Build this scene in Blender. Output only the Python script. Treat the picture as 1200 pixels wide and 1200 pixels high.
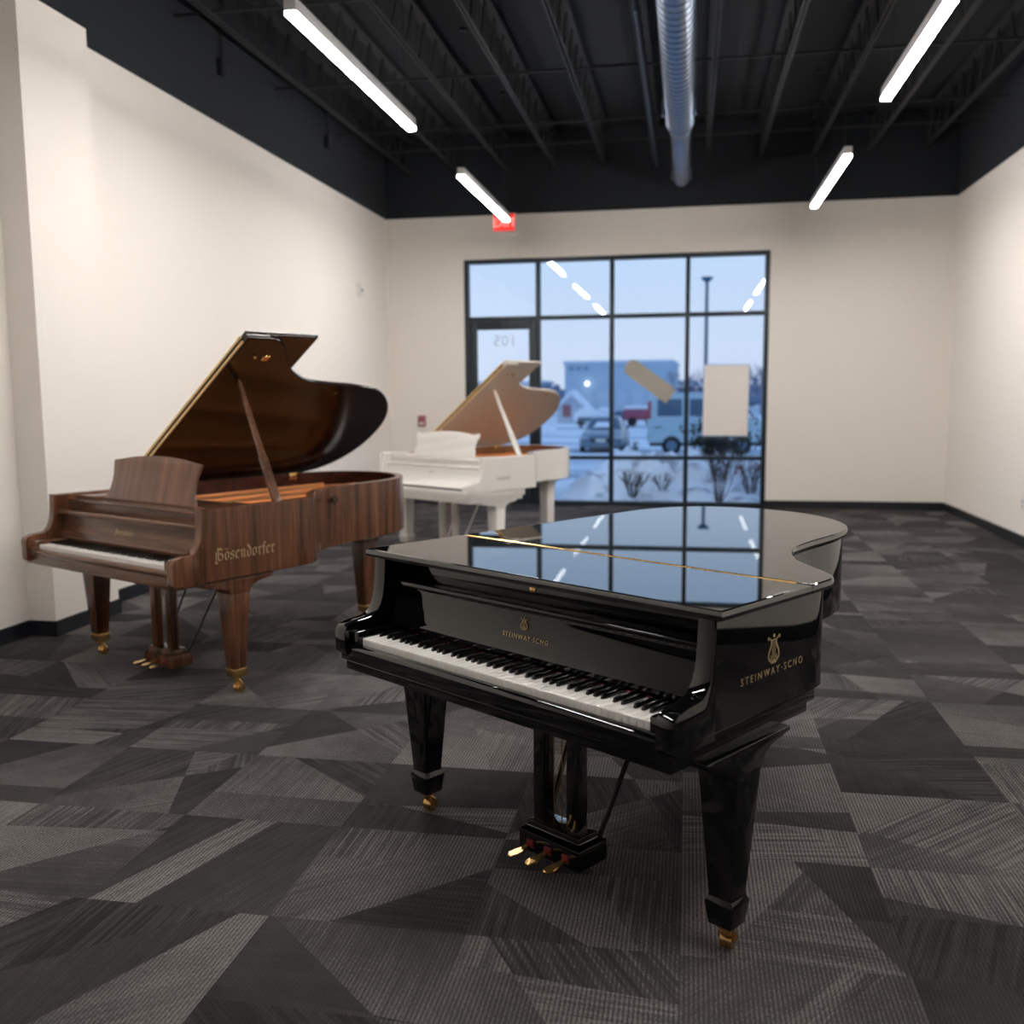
import bpy, bmesh, math, random
from mathutils import Vector, Matrix
R = math.radians
random.seed(7)
for o in list(bpy.data.objects): bpy.data.objects.remove(o)
scene = bpy.context.scene
col = scene.collection

# ------------------------------------------------------------------ camera
CAM_H = 1.547
cd = bpy.data.cameras.new('camera'); cam = bpy.data.objects.new('camera', cd); col.objects.link(cam)
yaw, pit, roll, FPX = -0.1819, -0.1203, -0.0078, 1123.4
fwd = Vector((math.sin(yaw)*math.cos(pit), math.cos(yaw)*math.cos(pit), math.sin(pit)))
rt = Vector((math.cos(yaw), -math.sin(yaw), 0)); up = rt.cross(fwd)
r2 = rt*math.cos(roll)+up*math.sin(roll); u2 = -rt*math.sin(roll)+up*math.cos(roll)
m = Matrix.Identity(4)
for i in range(3):
    m[i][0] = r2[i]; m[i][1] = u2[i]; m[i][2] = -fwd[i]
m[0][3], m[1][3], m[2][3] = 0, 0, CAM_H
cam.matrix_world = m
cd.sensor_fit = 'HORIZONTAL'; cd.sensor_width = 36; cd.lens = FPX/1200*36
cd.clip_end = 2000
cd.dof.use_dof = True; cd.dof.focus_distance = 3.1; cd.dof.aperture_fstop = 2.2
scene.camera = cam
vs = scene.view_settings
vs.view_transform = 'Standard'; vs.look = 'None'; vs.gamma = 1; vs.exposure = 0.0
vs.use_curve_mapping = False

# ------------------------------------------------------------------ sky: overcast winter dusk
w = bpy.data.worlds.new('world'); scene.world = w; w.use_nodes = True
nt = w.node_tree; nt.nodes.clear()
tc = nt.nodes.new('ShaderNodeTexCoord'); sep = nt.nodes.new('ShaderNodeSeparateXYZ')
ramp = nt.nodes.new('ShaderNodeValToRGB'); bg = nt.nodes.new('ShaderNodeBackground'); wo = nt.nodes.new('ShaderNodeOutputWorld')
nt.links.new(tc.outputs['Generated'], sep.inputs[0])
nt.links.new(sep.outputs['Z'], ramp.inputs[0]); nt.links.new(ramp.outputs[0], bg.inputs[0]); nt.links.new(bg.outputs[0], wo.inputs[0])
e = ramp.color_ramp.elements
e[0].position = 0.0; e[0].color = (.72, .80, .98, 1)
e[1].position = 1.0; e[1].color = (.30, .52, .95, 1)
for p_, c_ in ((.05, (.72, .82, 1.02, 1)), (.16, (.62, .80, 1.06, 1)), (.4, (.40, .64, 1.04, 1))):
    k = e.new(p_); k.color = c_
bg.inputs[1].default_value = 1.0
BAR_LIGHT = 137.0

# ------------------------------------------------------------------ materials
MATS = {}
def mat(name, color=(.5,.5,.5), rough=.5, metal=0.0, ior=None, emis=None, es=0, coat=0):
    if name in MATS: return MATS[name]
    m = bpy.data.materials.new(name); m.use_nodes = True
    b = m.node_tree.nodes['Principled BSDF']
    b.inputs['Base Color'].default_value = (*color, 1); b.inputs['Roughness'].default_value = rough
    b.inputs['Metallic'].default_value = metal
    if ior: b.inputs['IOR'].default_value = ior
    if coat: b.inputs['Coat Weight'].default_value = coat; b.inputs['Coat Roughness'].default_value = .03
    if emis:
        b.inputs['Emission Color'].default_value = (*emis, 1); b.inputs['Emission Strength'].default_value = es
    MATS[name] = m
    return m
def N(m, t, **kw):
    n = m.node_tree.nodes.new(t)
    for k, v in kw.items(): setattr(n, k, v)
    return n
def Lk(m, a, b): m.node_tree.links.new(a, b)
def mth(m, op, a, b=None):
    n = N(m, 'ShaderNodeMath', operation=op)
    for i, v in enumerate((a, b)):
        if v is None: continue
        if isinstance(v, (int, float)): n.inputs[i].default_value = v
        else: Lk(m, v, n.inputs[i])
    return n.outputs[0]

black = mat('black_lacquer', (.0022, .0022, .0025), .015, ior=1.6)
black_lid = mat('black_lacquer_lid', (.0022, .0022, .0025), .010, ior=2.1)
ivory = mat('key_white', (.80, .77, .72), .25)
ebony = mat('key_black', (.006, .006, .006), .22)
red_felt = mat('red_felt', (.16, .008, .012), .9)
brass = mat('brass', (.83, .52, .20), .22, 1.0)
gold_leaf = mat('gold_print', (.42, .30, .15), .45, .4)
chrome = mat('steel', (.6, .6, .6), .2, 1.0)
white_lacq = mat('white_lacquer', (.86, .83, .78), .12)
grey_print = mat('grey_print', (.30, .28, .26), .6)
bronze = mat('bronze_paint', (.72, .25, .06), .45, .15)
soundwood = mat('soundboard_wood', (.62, .25, .07), .5)
wire = mat('string_wire', (.65, .50, .32), .35, .9)
felt_gap_dark = mat('dark_felt_and_gaps', (.015, .012, .012), .9)  # damper felt, and the plain dark fill of strips set in gaps
alum = mat('frame_black', (.004, .012, .019), .5)
base_black = mat('baseboard_black', (.006, .008, .012), .5)
ceil_black = mat('ceiling_black', (.005, .0075, .012), .85)
joist_m = mat('joist_black', (.011, .012, .015), .6)
galv = mat('galvanised', (.20, .25, .33), .30, .9)
fix = mat('fixture_white', (.75, .75, .75), .5)
led = mat('led_diffuser', (.9, .9, .9), .5, emis=(1.0, .965, .93), es=BAR_LIGHT)
plastic = mat('white_plastic', (.72, .70, .66), .4)

def wood(name, axis, dark=(.040, .015, .007), mid=(.115, .046, .022), light=(.19, .082, .042), rough=.2):
    m = mat(name, mid, rough, ior=1.5)
    b = m.node_tree.nodes['Principled BSDF']
    t = N(m, 'ShaderNodeTexCoord'); mp = N(m, 'ShaderNodeMapping')
    s = [16, 16, 16]; s['xyz'.index(axis)] = .9; mp.inputs['Scale'].default_value = s
    Lk(m, t.outputs['Object'], mp.inputs['Vector'])
    n1 = N(m, 'ShaderNodeTexNoise'); n1.inputs['Scale'].default_value = 1.0; n1.inputs['Detail'].default_value = 6; n1.inputs['Roughness'].default_value = .6; n1.inputs['Distortion'].default_value = .4
    n2 = N(m, 'ShaderNodeTexNoise'); n2.inputs['Scale'].default_value = 7.0; n2.inputs['Detail'].default_value = 3
    Lk(m, mp.outputs[0], n1.inputs[0]); Lk(m, mp.outputs[0], n2.inputs[0])
    f = mth(m, 'ADD', mth(m, 'MULTIPLY', n1.outputs[0], .75), mth(m, 'MULTIPLY', n2.outputs[0], .25))
    r = N(m, 'ShaderNodeValToRGB'); e = r.color_ramp.elements
    e[0].position = .36; e[0].color = (*dark, 1); e[1].position = .66; e[1].color = (*light, 1)
    k = e.new(.5); k.color = (*mid, 1)
    Lk(m, f, r.inputs[0]); Lk(m, r.outputs[0], b.inputs['Base Color'])
    return m
wood_v = wood('walnut_vertical', 'z')
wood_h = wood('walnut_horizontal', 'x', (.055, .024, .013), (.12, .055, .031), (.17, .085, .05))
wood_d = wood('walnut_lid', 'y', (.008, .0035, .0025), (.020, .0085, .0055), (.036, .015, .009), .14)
wood_in = wood('rim_inside_mahogany', 'x', (.03, .008, .006), (.06, .016, .01), (.09, .024, .014), .2)

def wall_paint(name, c):
    m = mat(name, c, .75)
    b = m.node_tree.nodes['Principled BSDF']
    t = N(m, 'ShaderNodeTexCoord'); n = N(m, 'ShaderNodeTexNoise'); n.inputs['Scale'].default_value = 180; n.inputs['Detail'].default_value = 3
    bp = N(m, 'ShaderNodeBump'); bp.inputs['Strength'].default_value = .05; bp.inputs['Distance'].default_value = .004
    Lk(m, t.outputs['Object'], n.inputs[0]); Lk(m, n.outputs[0], bp.inputs['Height']); Lk(m, bp.outputs[0], b.inputs['Normal'])
    return m
cream = wall_paint('wall_cream', (.805, .75, .69))

def glass_mat():
    m = bpy.data.materials.new('window_glass'); m.use_nodes = True
    nt = m.node_tree; nt.nodes.clear()
    g = N(m, 'ShaderNodeNewGeometry'); d = N(m, 'ShaderNodeVectorMath', operation='DOT_PRODUCT')
    Lk(m, g.outputs['Incoming'], d.inputs[0]); Lk(m, g.outputs['Normal'], d.inputs[1])
    c = mth(m, 'ABSOLUTE', d.outputs['Value'])
    f = mth(m, 'ADD', mth(m, 'MULTIPLY', mth(m, 'POWER', mth(m, 'SUBTRACT', 1.0, c), 5.0), .95), .045)
    tr = N(m, 'ShaderNodeBsdfTransparent'); tr.inputs[0].default_value = (.95, .98, 1.0, 1)
    gl = N(m, 'ShaderNodeBsdfGlossy'); gl.inputs['Roughness'].default_value = 0.0
    mx = N(m, 'ShaderNodeMixShader'); o = N(m, 'ShaderNodeOutputMaterial')
    Lk(m, f, mx.inputs[0]); Lk(m, tr.outputs[0], mx.inputs[1]); Lk(m, gl.outputs[0], mx.inputs[2]); Lk(m, mx.outputs[0], o.inputs[0])
    return m
glass = glass_mat()

def carpet_mat():
    m = mat('carpet', (.05, .05, .05), .95)
    b = m.node_tree.nodes['Principled BSDF']; b.inputs['Specular IOR Level'].default_value = .12
    tone = N(m, 'ShaderNodeAttribute', attribute_name='tone').outputs['Fac']
    ang = N(m, 'ShaderNodeAttribute', attribute_name='angle').outputs['Fac']
    stk = N(m, 'ShaderNodeAttribute', attribute_name='streak').outputs['Fac']
    t = N(m, 'ShaderNodeTexCoord'); s = N(m, 'ShaderNodeSeparateXYZ'); Lk(m, t.outputs['Object'], s.inputs[0])
    ca, sa = mth(m, 'COSINE', ang), mth(m, 'SINE', ang)
    u = mth(m, 'ADD', mth(m, 'MULTIPLY', s.outputs[0], ca), mth(m, 'MULTIPLY', s.outputs[1], sa))
    v = mth(m, 'SUBTRACT', mth(m, 'MULTIPLY', s.outputs[1], ca), mth(m, 'MULTIPLY', s.outputs[0], sa))
    cb = N(m, 'ShaderNodeCombineXYZ'); Lk(m, mth(m, 'MULTIPLY', u, 1.6), cb.inputs[0]); Lk(m, mth(m, 'MULTIPLY', v, 62.0), cb.inputs[1]); Lk(m, mth(m, 'MULTIPLY', ang, 3.0), cb.inputs[2])
    ns = N(m, 'ShaderNodeTexNoise'); ns.inputs['Scale'].default_value = 1.0; ns.inputs['Detail'].default_value = 5; ns.inputs['Roughness'].default_value = .65; Lk(m, cb.outputs[0], ns.inputs[0])
    sm = N(m, 'ShaderNodeMapRange'); sm.inputs['From Min'].default_value = .38; sm.inputs['From Max'].default_value = .66; Lk(m, ns.outputs[0], sm.inputs[0])
    # heathered yarn speckle, stretched along the ribs
    mp = N(m, 'ShaderNodeMapping'); mp.inputs['Scale'].default_value = (230, 90, 1); Lk(m, t.outputs['Object'], mp.inputs[0])
    nf = N(m, 'ShaderNodeTexNoise'); nf.inputs['Scale'].default_value = 1; nf.inputs['Detail'].default_value = 2; Lk(m, mp.outputs[0], nf.inputs[0])
    ny = N(m, 'ShaderNodeTexNoise'); ny.inputs['Scale'].default_value = 9; ny.inputs['Detail'].default_value = 4; Lk(m, t.outputs['Object'], ny.inputs[0])
    rib = mth(m, 'ADD', mth(m, 'MULTIPLY', mth(m, 'SINE', mth(m, 'MULTIPLY', s.outputs[0], 2*math.pi/.0125)), .5), .5)
    k = mth(m, 'ADD', tone, mth(m, 'MULTIPLY', mth(m, 'SUBTRACT', sm.outputs[0], .5), stk))
    k = mth(m, 'ADD', k, mth(m, 'MULTIPLY', mth(m, 'SUBTRACT', ny.outputs[0], .5), .30))
    k = mth(m, 'MULTIPLY', k, mth(m, 'ADD', .30, mth(m, 'MULTIPLY', nf.outputs[0], 1.4)))
    # dark gaps between ribs show strongest in the dark areas
    gap = mth(m, 'MULTIPLY', mth(m, 'SUBTRACT', 1.0, rib), .50)
    k = mth(m, 'MULTIPLY', k, mth(m, 'SUBTRACT', 1.18, gap))
    r = N(m, 'ShaderNodeValToRGB'); e = r.color_ramp.elements
    e[0].position = 0; e[0].color = (.018, .0165, .0175, 1); e[1].position = 1; e[1].color = (.175, .162, .156, 1)
    q = e.new(.45); q.color = (.052, .0475, .0475, 1)
    Lk(m, k, r.inputs[0]); Lk(m, r.outputs[0], b.inputs['Base Color'])
    bp = N(m, 'ShaderNodeBump'); bp.inputs['Strength'].default_value = .5; bp.inputs['Distance'].default_value = .003
    h = mth(m, 'ADD', rib, mth(m, 'MULTIPLY', nf.outputs[0], 1.2)); Lk(m, h, bp.inputs['Height']); Lk(m, bp.outputs[0], b.inputs['Normal'])
    return m
carpet = carpet_mat()

# ------------------------------------------------------------------ mesh helpers
def link(name, me, parent=None, loc=None, rot=None):
    o = bpy.data.objects.new(name, me); col.objects.link(o)
    if parent: o.parent = parent
    if loc: o.location = loc
    if rot: o.rotation_euler = rot
    return o
def tag(o, label=None, cat=None, group=None, kind=None):
    if label: o['label'] = label
    if cat: o['category'] = cat
    if group: o['group'] = group
    if kind: o['kind'] = kind
    return o
def thing(name, loc, rz, label, cat, group=None, kind=None):
    o = bpy.data.objects.new(name, None); col.objects.link(o); o.location = loc; o.rotation_euler = (0, 0, rz)
    o.empty_display_size = .2
    return tag(o, label, cat, group, kind)
class MB:
    def __init__(s): s.v = []; s.f = []; s.mi = []
    def add(s, vs, fs, mi=0):
        b = len(s.v); s.v += [tuple(x) for x in vs]
        for f in fs: s.f.append([b+i for i in f]); s.mi.append(mi)
        return s
    def box(s, x0, x1, y0, y1, z0, z1, mi=0):
        return s.add([(x0,y0,z0),(x1,y0,z0),(x1,y1,z0),(x0,y1,z0),(x0,y0,z1),(x1,y0,z1),(x1,y1,z1),(x0,y1,z1)],
              [(0,3,2,1),(4,5,6,7),(0,1,5,4),(1,2,6,5),(2,3,7,6),(3,0,4,7)], mi)
    def prism(s, poly, axis, a, b, mi=0):
        """poly: 2-D points; axis: extrusion axis; the other two axes in order"""
        def P(p, c):
            if axis == 'x': return (c, p[0], p[1])
            if axis == 'y': return (p[0], c, p[1])
            return (p[0], p[1], c)
        n = len(poly)
        vs = [P(p, a) for p in poly]+[P(p, b) for p in poly]
        fs = [tuple(range(n)), tuple(range(2*n-1, n-1, -1))]
        for i in range(n): j = (i+1) % n; fs.append((i, i+n, j+n, j))
        return s.add(vs, fs, mi)
    def loft(s, rings, cap=True, mi=0, closed=True):
        n = len(rings[0]); vs = [p for r in rings for p in r]; fs = []
        for k in range(len(rings)-1):
            for i in range(n if closed else n-1):
                j = (i+1) % n; fs.append((k*n+i, k*n+j, (k+1)*n+j, (k+1)*n+i))
        if cap: fs.append(tuple(range(n-1, -1, -1))); fs.append(tuple(range((len(rings)-1)*n, len(rings)*n)))
        return s.add(vs, fs, mi)
    def tube(s, p0, p1, r0, r1=None, n=10, mi=0):
        p0, p1 = Vector(p0), Vector(p1); r1 = r0 if r1 is None else r1
        d = (p1-p0).normalized(); a = d.orthogonal().normalized(); b = d.cross(a)
        return s.loft([[p+(a*math.cos(2*math.pi*i/n)+b*math.sin(2*math.pi*i/n))*r for i in range(n)] for p, r in ((p0, r0), (p1, r1))], mi=mi)
    def path(s, pts, rad, n=8, mi=0):
        pts = [Vector(p) for p in pts]; rings = []
        rr = rad if isinstance(rad, (list, tuple)) else [rad]*len(pts)
        ref = None
        for i, p in enumerate(pts):
            d = (pts[min(i+1, len(pts)-1)]-pts[max(i-1, 0)]).normalized()
            a = d.orthogonal().normalized() if ref is None else (ref-d*ref.dot(d)).normalized()
            ref = a; b = d.cross(a)
            rings.append([p+(a*math.cos(2*math.pi*k/n)+b*math.sin(2*math.pi*k/n))*rr[i] for k in range(n)])
        return s.loft(rings, mi=mi)
    def lathe(s, prof, c=(0,0,0), axis='z', n=24, mi=0):
        rings = []
        for r, h in prof:
            ring = []
            for k in range(n):
                a = 2*math.pi*k/n; x, y = r*math.cos(a), r*math.sin(a)
                p = (x, y, h) if axis == 'z' else ((h, x, y) if axis == 'x' else (y, h, x))
                ring.append((c[0]+p[0], c[1]+p[1], c[2]+p[2]))
            rings.append(ring)
        return s.loft(rings, mi=mi)
    def mesh(s, name, mats, bevel=0, smooth=30, segs=2):
        me = bpy.data.meshes.new(name); me.from_pydata(s.v, [], s.f)
        for mm in (mats if isinstance(mats, (list, tuple)) else [mats]): me.materials.append(mm)
        for p, i in zip(me.polygons, s.mi): p.material_index = i
        bm = bmesh.new(); bm.from_mesh(me)
        bmesh.ops.recalc_face_normals(bm, faces=bm.faces)
        if bevel:
            es = [ed for ed in bm.edges if len(ed.link_faces) == 2 and ed.calc_face_angle(0) > R(28)]
            bmesh.ops.bevel(bm, geom=es, offset=bevel, segments=segs, profile=.5, affect='EDGES', clamp_overlap=True)
        bm.to_mesh(me); bm.free()
        if smooth:
            for p in me.polygons: p.use_smooth = True
            me.set_sharp_from_angle(angle=R(smooth))
        return me
    def build(s, name, mats, parent=None, bevel=0, smooth=30, loc=None, rot=None, segs=2):
        return link(name, s.mesh(name, mats, bevel, smooth, segs), parent, loc, rot)
def part(name, m, parent, *box, bevel=.002, **kw):
    return MB().box(*box).build(name, m, parent, bevel=bevel, **kw)

def spline(pts, sub=6):
    out = []
    n = len(pts)
    for i in range(n-1):
        p0 = pts[max(i-1, 0)]; p1 = pts[i]; p2 = pts[i+1]; p3 = pts[min(i+2, n-1)]
        for k in range(sub):
            t = k/sub
            out.append(tuple(.5*((2*p1[d])+(-p0[d]+p2[d])*t+(2*p0[d]-5*p1[d]+4*p2[d]-p3[d])*t*t+(-p0[d]+3*p1[d]-3*p2[d]+p3[d])*t**3) for d in range(len(p1))))
    out.append(tuple(pts[-1])); return out
def inset(poly, d):
    n = len(poly); out = []
    ar = sum(poly[i][0]*poly[(i+1) % n][1]-poly[(i+1) % n][0]*poly[i][1] for i in range(n))
    sg = 1 if ar > 0 else -1
    for i in range(n):
        a = Vector(poly[i-1]); b = Vector(poly[i]); c = Vector(poly[(i+1) % n])
        e1 = (b-a).normalized(); e2 = (c-b).normalized()
        n1 = Vector((-e1.y, e1.x))*sg; n2 = Vector((-e2.y, e2.x))*sg
        k = (n1+n2); L = k.length
        if L < 1e-6: k = n1
        else: k = k/L; k = k/max(.5, k.dot(n1))
        out.append((b.x+k.x*d, b.y+k.y*d))
    return out

# ------------------------------------------------------------------ lettering
def font_mesh(text, size, spacing=1.0, extrude=.0004):
    c = bpy.data.curves.new('t', 'FONT'); c.body = text; c.size = size; c.space_character = spacing; c.extrude = extrude
    c.align_x = 'CENTER'; c.align_y = 'BOTTOM_BASELINE'; c.resolution_u = 3
    o = bpy.data.objects.new('t', c); col.objects.link(o)
    dg = bpy.context.evaluated_depsgraph_get(); me = bpy.data.meshes.new_from_object(o.evaluated_get(dg))
    bpy.data.objects.remove(o); me.materials.clear(); return me
def ribbon(mb, pts, wd):
    """flat strip in the XY plane with thickness"""
    L_ = []; R_ = []
    for i, p in enumerate(pts):
        a = Vector(pts[max(i-1, 0)]); b = Vector(pts[min(i+1, len(pts)-1)]); d = (b-a).normalized(); nn = Vector((-d.y, d.x))
        q = wd if not isinstance(wd, (list, tuple)) else wd[i]
        L_.append(Vector(p)+nn*q/2); R_.append(Vector(p)-nn*q/2)
    n = len(pts); vs = [(v.x, v.y, 0) for v in L_]+[(v.x, v.y, 0) for v in R_]+[(v.x, v.y, .0005) for v in L_]+[(v.x, v.y, .0005) for v in R_]
    fs = []
    for i in range(n-1):
        fs += [(i, n+i, n+i+1, i+1), (2*n+i, 2*n+i+1, 3*n+i+1, 3*n+i)]
    mb.add(vs, fs)
BL = {
 'B': (1.2, [[(-.05,1.35),(.2,1.55),(.5,1.4),(.8,1.52)], [(.32,1.4),(.32,.12),(.08,-.05)], [(.32,1.35),(.62,1.5),(.88,1.25),(.5,.85)], [(.5,.85),(.95,.72),(.95,.2),(.62,0),(.32,.12)], [(.02,1.1),(.02,.2),(-.12,-.1),(.1,-.35),(.32,-.25)]]),
 'o': (.86, [[(.15,.15),(.15,.85),(.4,1)], [(.15,.15),(.4,0),(.62,.15),(.62,.85),(.4,1)]]),
 'ö': (.86, [[(.15,.15),(.15,.85),(.4,1)], [(.15,.15),(.4,0),(.62,.15),(.62,.85),(.4,1)], [(.2,1.35),(.26,1.28)], [(.52,1.35),(.58,1.28)]]),
 's': (.76, [[(.6,.85),(.4,1),(.15,.85),(.15,.62),(.56,.42),(.56,.15),(.3,0),(.06,.14)]]),
 'e': (.76, [[(.6,.12),(.35,0),(.14,.15),(.14,.85),(.4,1),(.6,.78),(.14,.48)]]),
 'n': (.98, [[(0,.88),(.12,1),(.26,.85),(.26,.14),(.38,0)], [(.26,.78),(.5,1),(.66,.85),(.66,.14),(.8,0)]]),
 'd': (.86, [[(.15,.15),(.15,.8),(.4,.95)], [(.15,.15),(.4,0),(.62,.15),(.62,.95),(.2,1.5)]]),
 'r': (.70, [[(.02,.88),(.14,1),(.26,.85),(.26,.12),(.4,0)], [(.26,.78),(.46,1),(.6,.88)]]),
 'f': (.62, [[(.02,.9),(.55,.95)], [(.62,1.38),(.42,1.5),(.26,1.3),(.26,.05),(.18,-.2)]]),
}
def blackletter(text, unit):
    mb = MB(); x = 0
    nv = Vector((math.cos(R(40)), math.sin(R(40))))*.11
    for ch in text:
        adv, st = BL[ch]
        for s in st:
            for a, b in zip(s, s[1:]):
                a = Vector(a)+Vector((x, 0)); b = Vector(b)+Vector((x, 0))
                q = [a-nv, a+nv, b+nv, b-nv]
                mb.add([(p.x*unit, p.y*unit, .0005) for p in q], [(0,1,2,3)])
        x += adv
    for i, v in enumerate(mb.v): mb.v[i] = (v[0]-x*unit/2, v[1], v[2])
    me = bpy.data.meshes.new('b'); me.from_pydata(mb.v, [], mb.f); return me
def lyre_mesh(h):
    mb = MB(); s = h
    for sg in (-1, 1):
        c = spline([(sg*.05,.08),(sg*.22,.10),(sg*.32,.24),(sg*.28,.42),(sg*.17,.60),(sg*.15,.74),(sg*.24,.84),(sg*.33,.80)], 5)
        ribbon(mb, [(x*s, y*s) for x, y in c], [(.035+.035*math.sin(math.pi*i/(len(c)-1)))*s for i in range(len(c))])
        c = spline([(sg*.30,.22),(sg*.20,.14),(sg*.14,.22),(sg*.2,.28)], 4)
        ribbon(mb, [(x*s, y*s) for x, y in c], .04*s)
    for x in (-.09, -.03, .03, .09): ribbon(mb, [(x*s, .16*s), (x*s, .78*s)], .022*s)
    ribbon(mb, [(-.17*s, .78*s), (.17*s, .78*s)], .045*s)
    ribbon(mb, [(-.16*s, .04*s), (.16*s, .04*s)], .07*s); ribbon(mb, [(-.10*s, .11*s), (.10*s, .11*s)], .07*s)
    for x, y in ((-.33,.86), (0,.92), (.33,.86)):
        ribbon(mb, [((x-.05)*s, y*s), ((x+.05)*s, y*s)], .1*s)
    me = bpy.data.meshes.new('lyre'); me.from_pydata(mb.v, [], mb.f); return me
def decal(name, me, m, parent, origin, xd, yd):
    xd, yd = Vector(xd).normalized(), Vector(yd).normalized(); zd = xd.cross(yd)
    M = Matrix((xd, yd, zd)).transposed().to_4x4(); M.translation = Vector(origin)
    me.transform(M); me.materials.clear(); me.materials.append(m)
    return link(name, me, parent)

# ------------------------------------------------------------------ the room
XL, XR, YB, YF, H, HT = -4.271, 3.355, 13.48, -6.0, 4.05, 5.15
def struct(name, mb, m, parent=None, **kw):
    o = mb.build(name, m, parent, **kw)
    if parent is None: o['kind'] = 'structure'
    return o
T_ = .18
# floor: carpet of printed facets
def build_floor():
    rnd = random.Random(21); TS = .61
    vs = []; fs = []; tone = []; fa = []; fst = []
    def cut(poly, p, d):
        a = []; b = []
        for i in range(len(poly)):
            u = poly[i]; v = poly[(i+1) % len(poly)]
            su = (u[0]-p[0])*-d[1]+(u[1]-p[1])*d[0]; sv = (v[0]-p[0])*-d[1]+(v[1]-p[1])*d[0]
            (a if su >= 0 else b).append(u)
            if su*sv < 0:
                t = su/(su-sv); q = (u[0]+(v[0]-u[0])*t, u[1]+(v[1]-u[1])*t); a.append(q); b.append(q)
        return [x for x in (a, b) if len(x) > 2]
    y = YF
    while y < YB:
        x = XL
        while x < XR:
            x1, y1 = min(x+TS, XR), min(y+TS, YB)
            ps = [[(x, y), (x1, y), (x1, y1), (x, y1)]]; angs = []
            for _ in range(rnd.choice([2, 2, 3])):
                an = rnd.choice([rnd.uniform(.25, 1.3), rnd.uniform(1.85, 2.9), rnd.uniform(-.15, .15)]); angs.append(an)
                p = (rnd.uniform(x+.12, x+TS-.12), rnd.uniform(y+.12, y+TS-.12)); d = (math.cos(an), math.sin(an)); q = []
                for k in ps: q += cut(k, p, d)
                ps = q
            for k in ps:
                b = len(vs); base = rnd.choice([.14, .22, .30, .42, .52, .62, .74]); g = rnd.uniform(.1, .6); an = rnd.uniform(0, 6.28)
                cx = sum(v[0] for v in k)/len(k); cy = sum(v[1] for v in k)/len(k)
                vs += [(v[0], v[1], 0) for v in k]; fs.append(list(range(b, b+len(k))))
                for v in k: tone.append(min(1, max(.05, base+g*((v[0]-cx)*math.cos(an)+(v[1]-cy)*math.sin(an)))))
                fa.append(rnd.choice(angs+[1.5708])+rnd.uniform(-.05, .05)); fst.append(rnd.choice([.05, .10, .18, .35, .5]))
            x += TS
        y += TS
    me = bpy.data.meshes.new('floor'); me.from_pydata(vs, [], fs); me.materials.append(carpet)
    a = me.attributes.new('tone', 'FLOAT', 'POINT'); a.data.foreach_set('value', tone)
    a = me.attributes.new('angle', 'FLOAT', 'FACE'); a.data.foreach_set('value', fa)
    a = me.attributes.new('streak', 'FLOAT', 'FACE'); a.data.foreach_set('value', fst)
    o = link('floor', me); o['kind'] = 'structure'
build_floor()
def wall_boxes(name, boxes):
    mb = MB()
    for b in boxes:
        x0, x1, y0, y1, z0, z1 = b
        if z0 < H: mb.box(x0, x1, y0, y1, z0, min(z1, H), 0)
        if z1 > H: mb.box(x0, x1, y0, y1, max(z0, H), z1, 1)
    return struct(name, mb, [cream, ceil_black], smooth=0)
WX0, WX1, WZ = -3.14, 1.045, 3.45
wall_boxes('wall_left', [(XL-T_, XL, YF-T_, YB+T_, -.05, HT)])
wall_boxes('wall_right', [(XR, XR+T_, YF-T_, YB+T_, -.05, HT)])
wall_boxes('wall_back', [(XL, WX0, YB, YB+T_, -.05, HT), (WX1, XR, YB, YB+T_, -.05, HT), (WX0, WX1, YB, YB+T_, WZ, HT)])
wall_boxes('wall_front', [(XL, XR, YF-T_, YF, -.05, HT)])
wall_boxes('wall_pilaster', [(XL, XL+.2, 5.53, 6.24, 0, H)])
BB = .012
def bboard(name, *b): struct(name, MB().box(*b), base_black, bevel=.002)
mb = MB().box(XL, XL+BB, YF, 5.53-BB, 0, .102).box(XL, XL+.2+BB, 5.53-BB, 5.53, 0, .102).box(XL+.2, XL+.2+BB, 5.53, 6.24, 0, .102).box(XL, XL+.2+BB, 6.24, 6.24+BB, 0, .102).box(XL, XL+BB, 6.24+BB, YB, 0, .102)
struct('baseboard_left', mb, base_black)
bboard('baseboard_right', XR-BB, XR, YF, YB, 0, .102)
struct('baseboard_back', MB().box(XL+BB, WX0, YB-BB, YB, 0, .102).box(WX1, XR-BB, YB-BB, YB, 0, .102), base_black)

# ceiling: deck, joists, bridging
ceil = struct('ceiling', MB().box(XL, XR, YF, YB, HT, HT+.1), ceil_black, smooth=0)
def joist_mesh():
    mb = MB(); z0, z1 = 4.66, 5.13
    for s in (-1, 1):
        mb.box(s*.018-.011, s*.018+.011, YF, YB, z0, z0+.005); mb.box(s*.009-.002, s*.009+.002, YF, YB, z0, z0+.03)
    mb.box(-.05, .05, YF, YB, z1-.05, z1)
    y = YF; d = .42
    while y < YB-.1:
        mb.tube((0, y, z0+.02), (0, y+d/2, z1-.03), .008, n=5); mb.tube((0, y+d/2, z1-.03), (0, min(y+d, YB), z0+.02), .008, n=5); y += d
    return mb.mesh('joist', joist_m, smooth=0)
jm = joist_mesh()
for i in range(-5, 6):
    link('joist', jm, ceil, loc=(-.484+.683*i, 0, 0))
brm = MB().box(XL, XR, -.013, .013, 4.712, 4.716).box(XL, XR, -.003, .003, 4.712, 4.735).mesh('bridging', joist_m, smooth=0)
for y in (-4.2, -1.6, .9, 3.4, 5.3, 7.8, 9.79, 11.59, 12.5):
    link('bridging', brm, ceil, loc=(0, y, 0))
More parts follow.
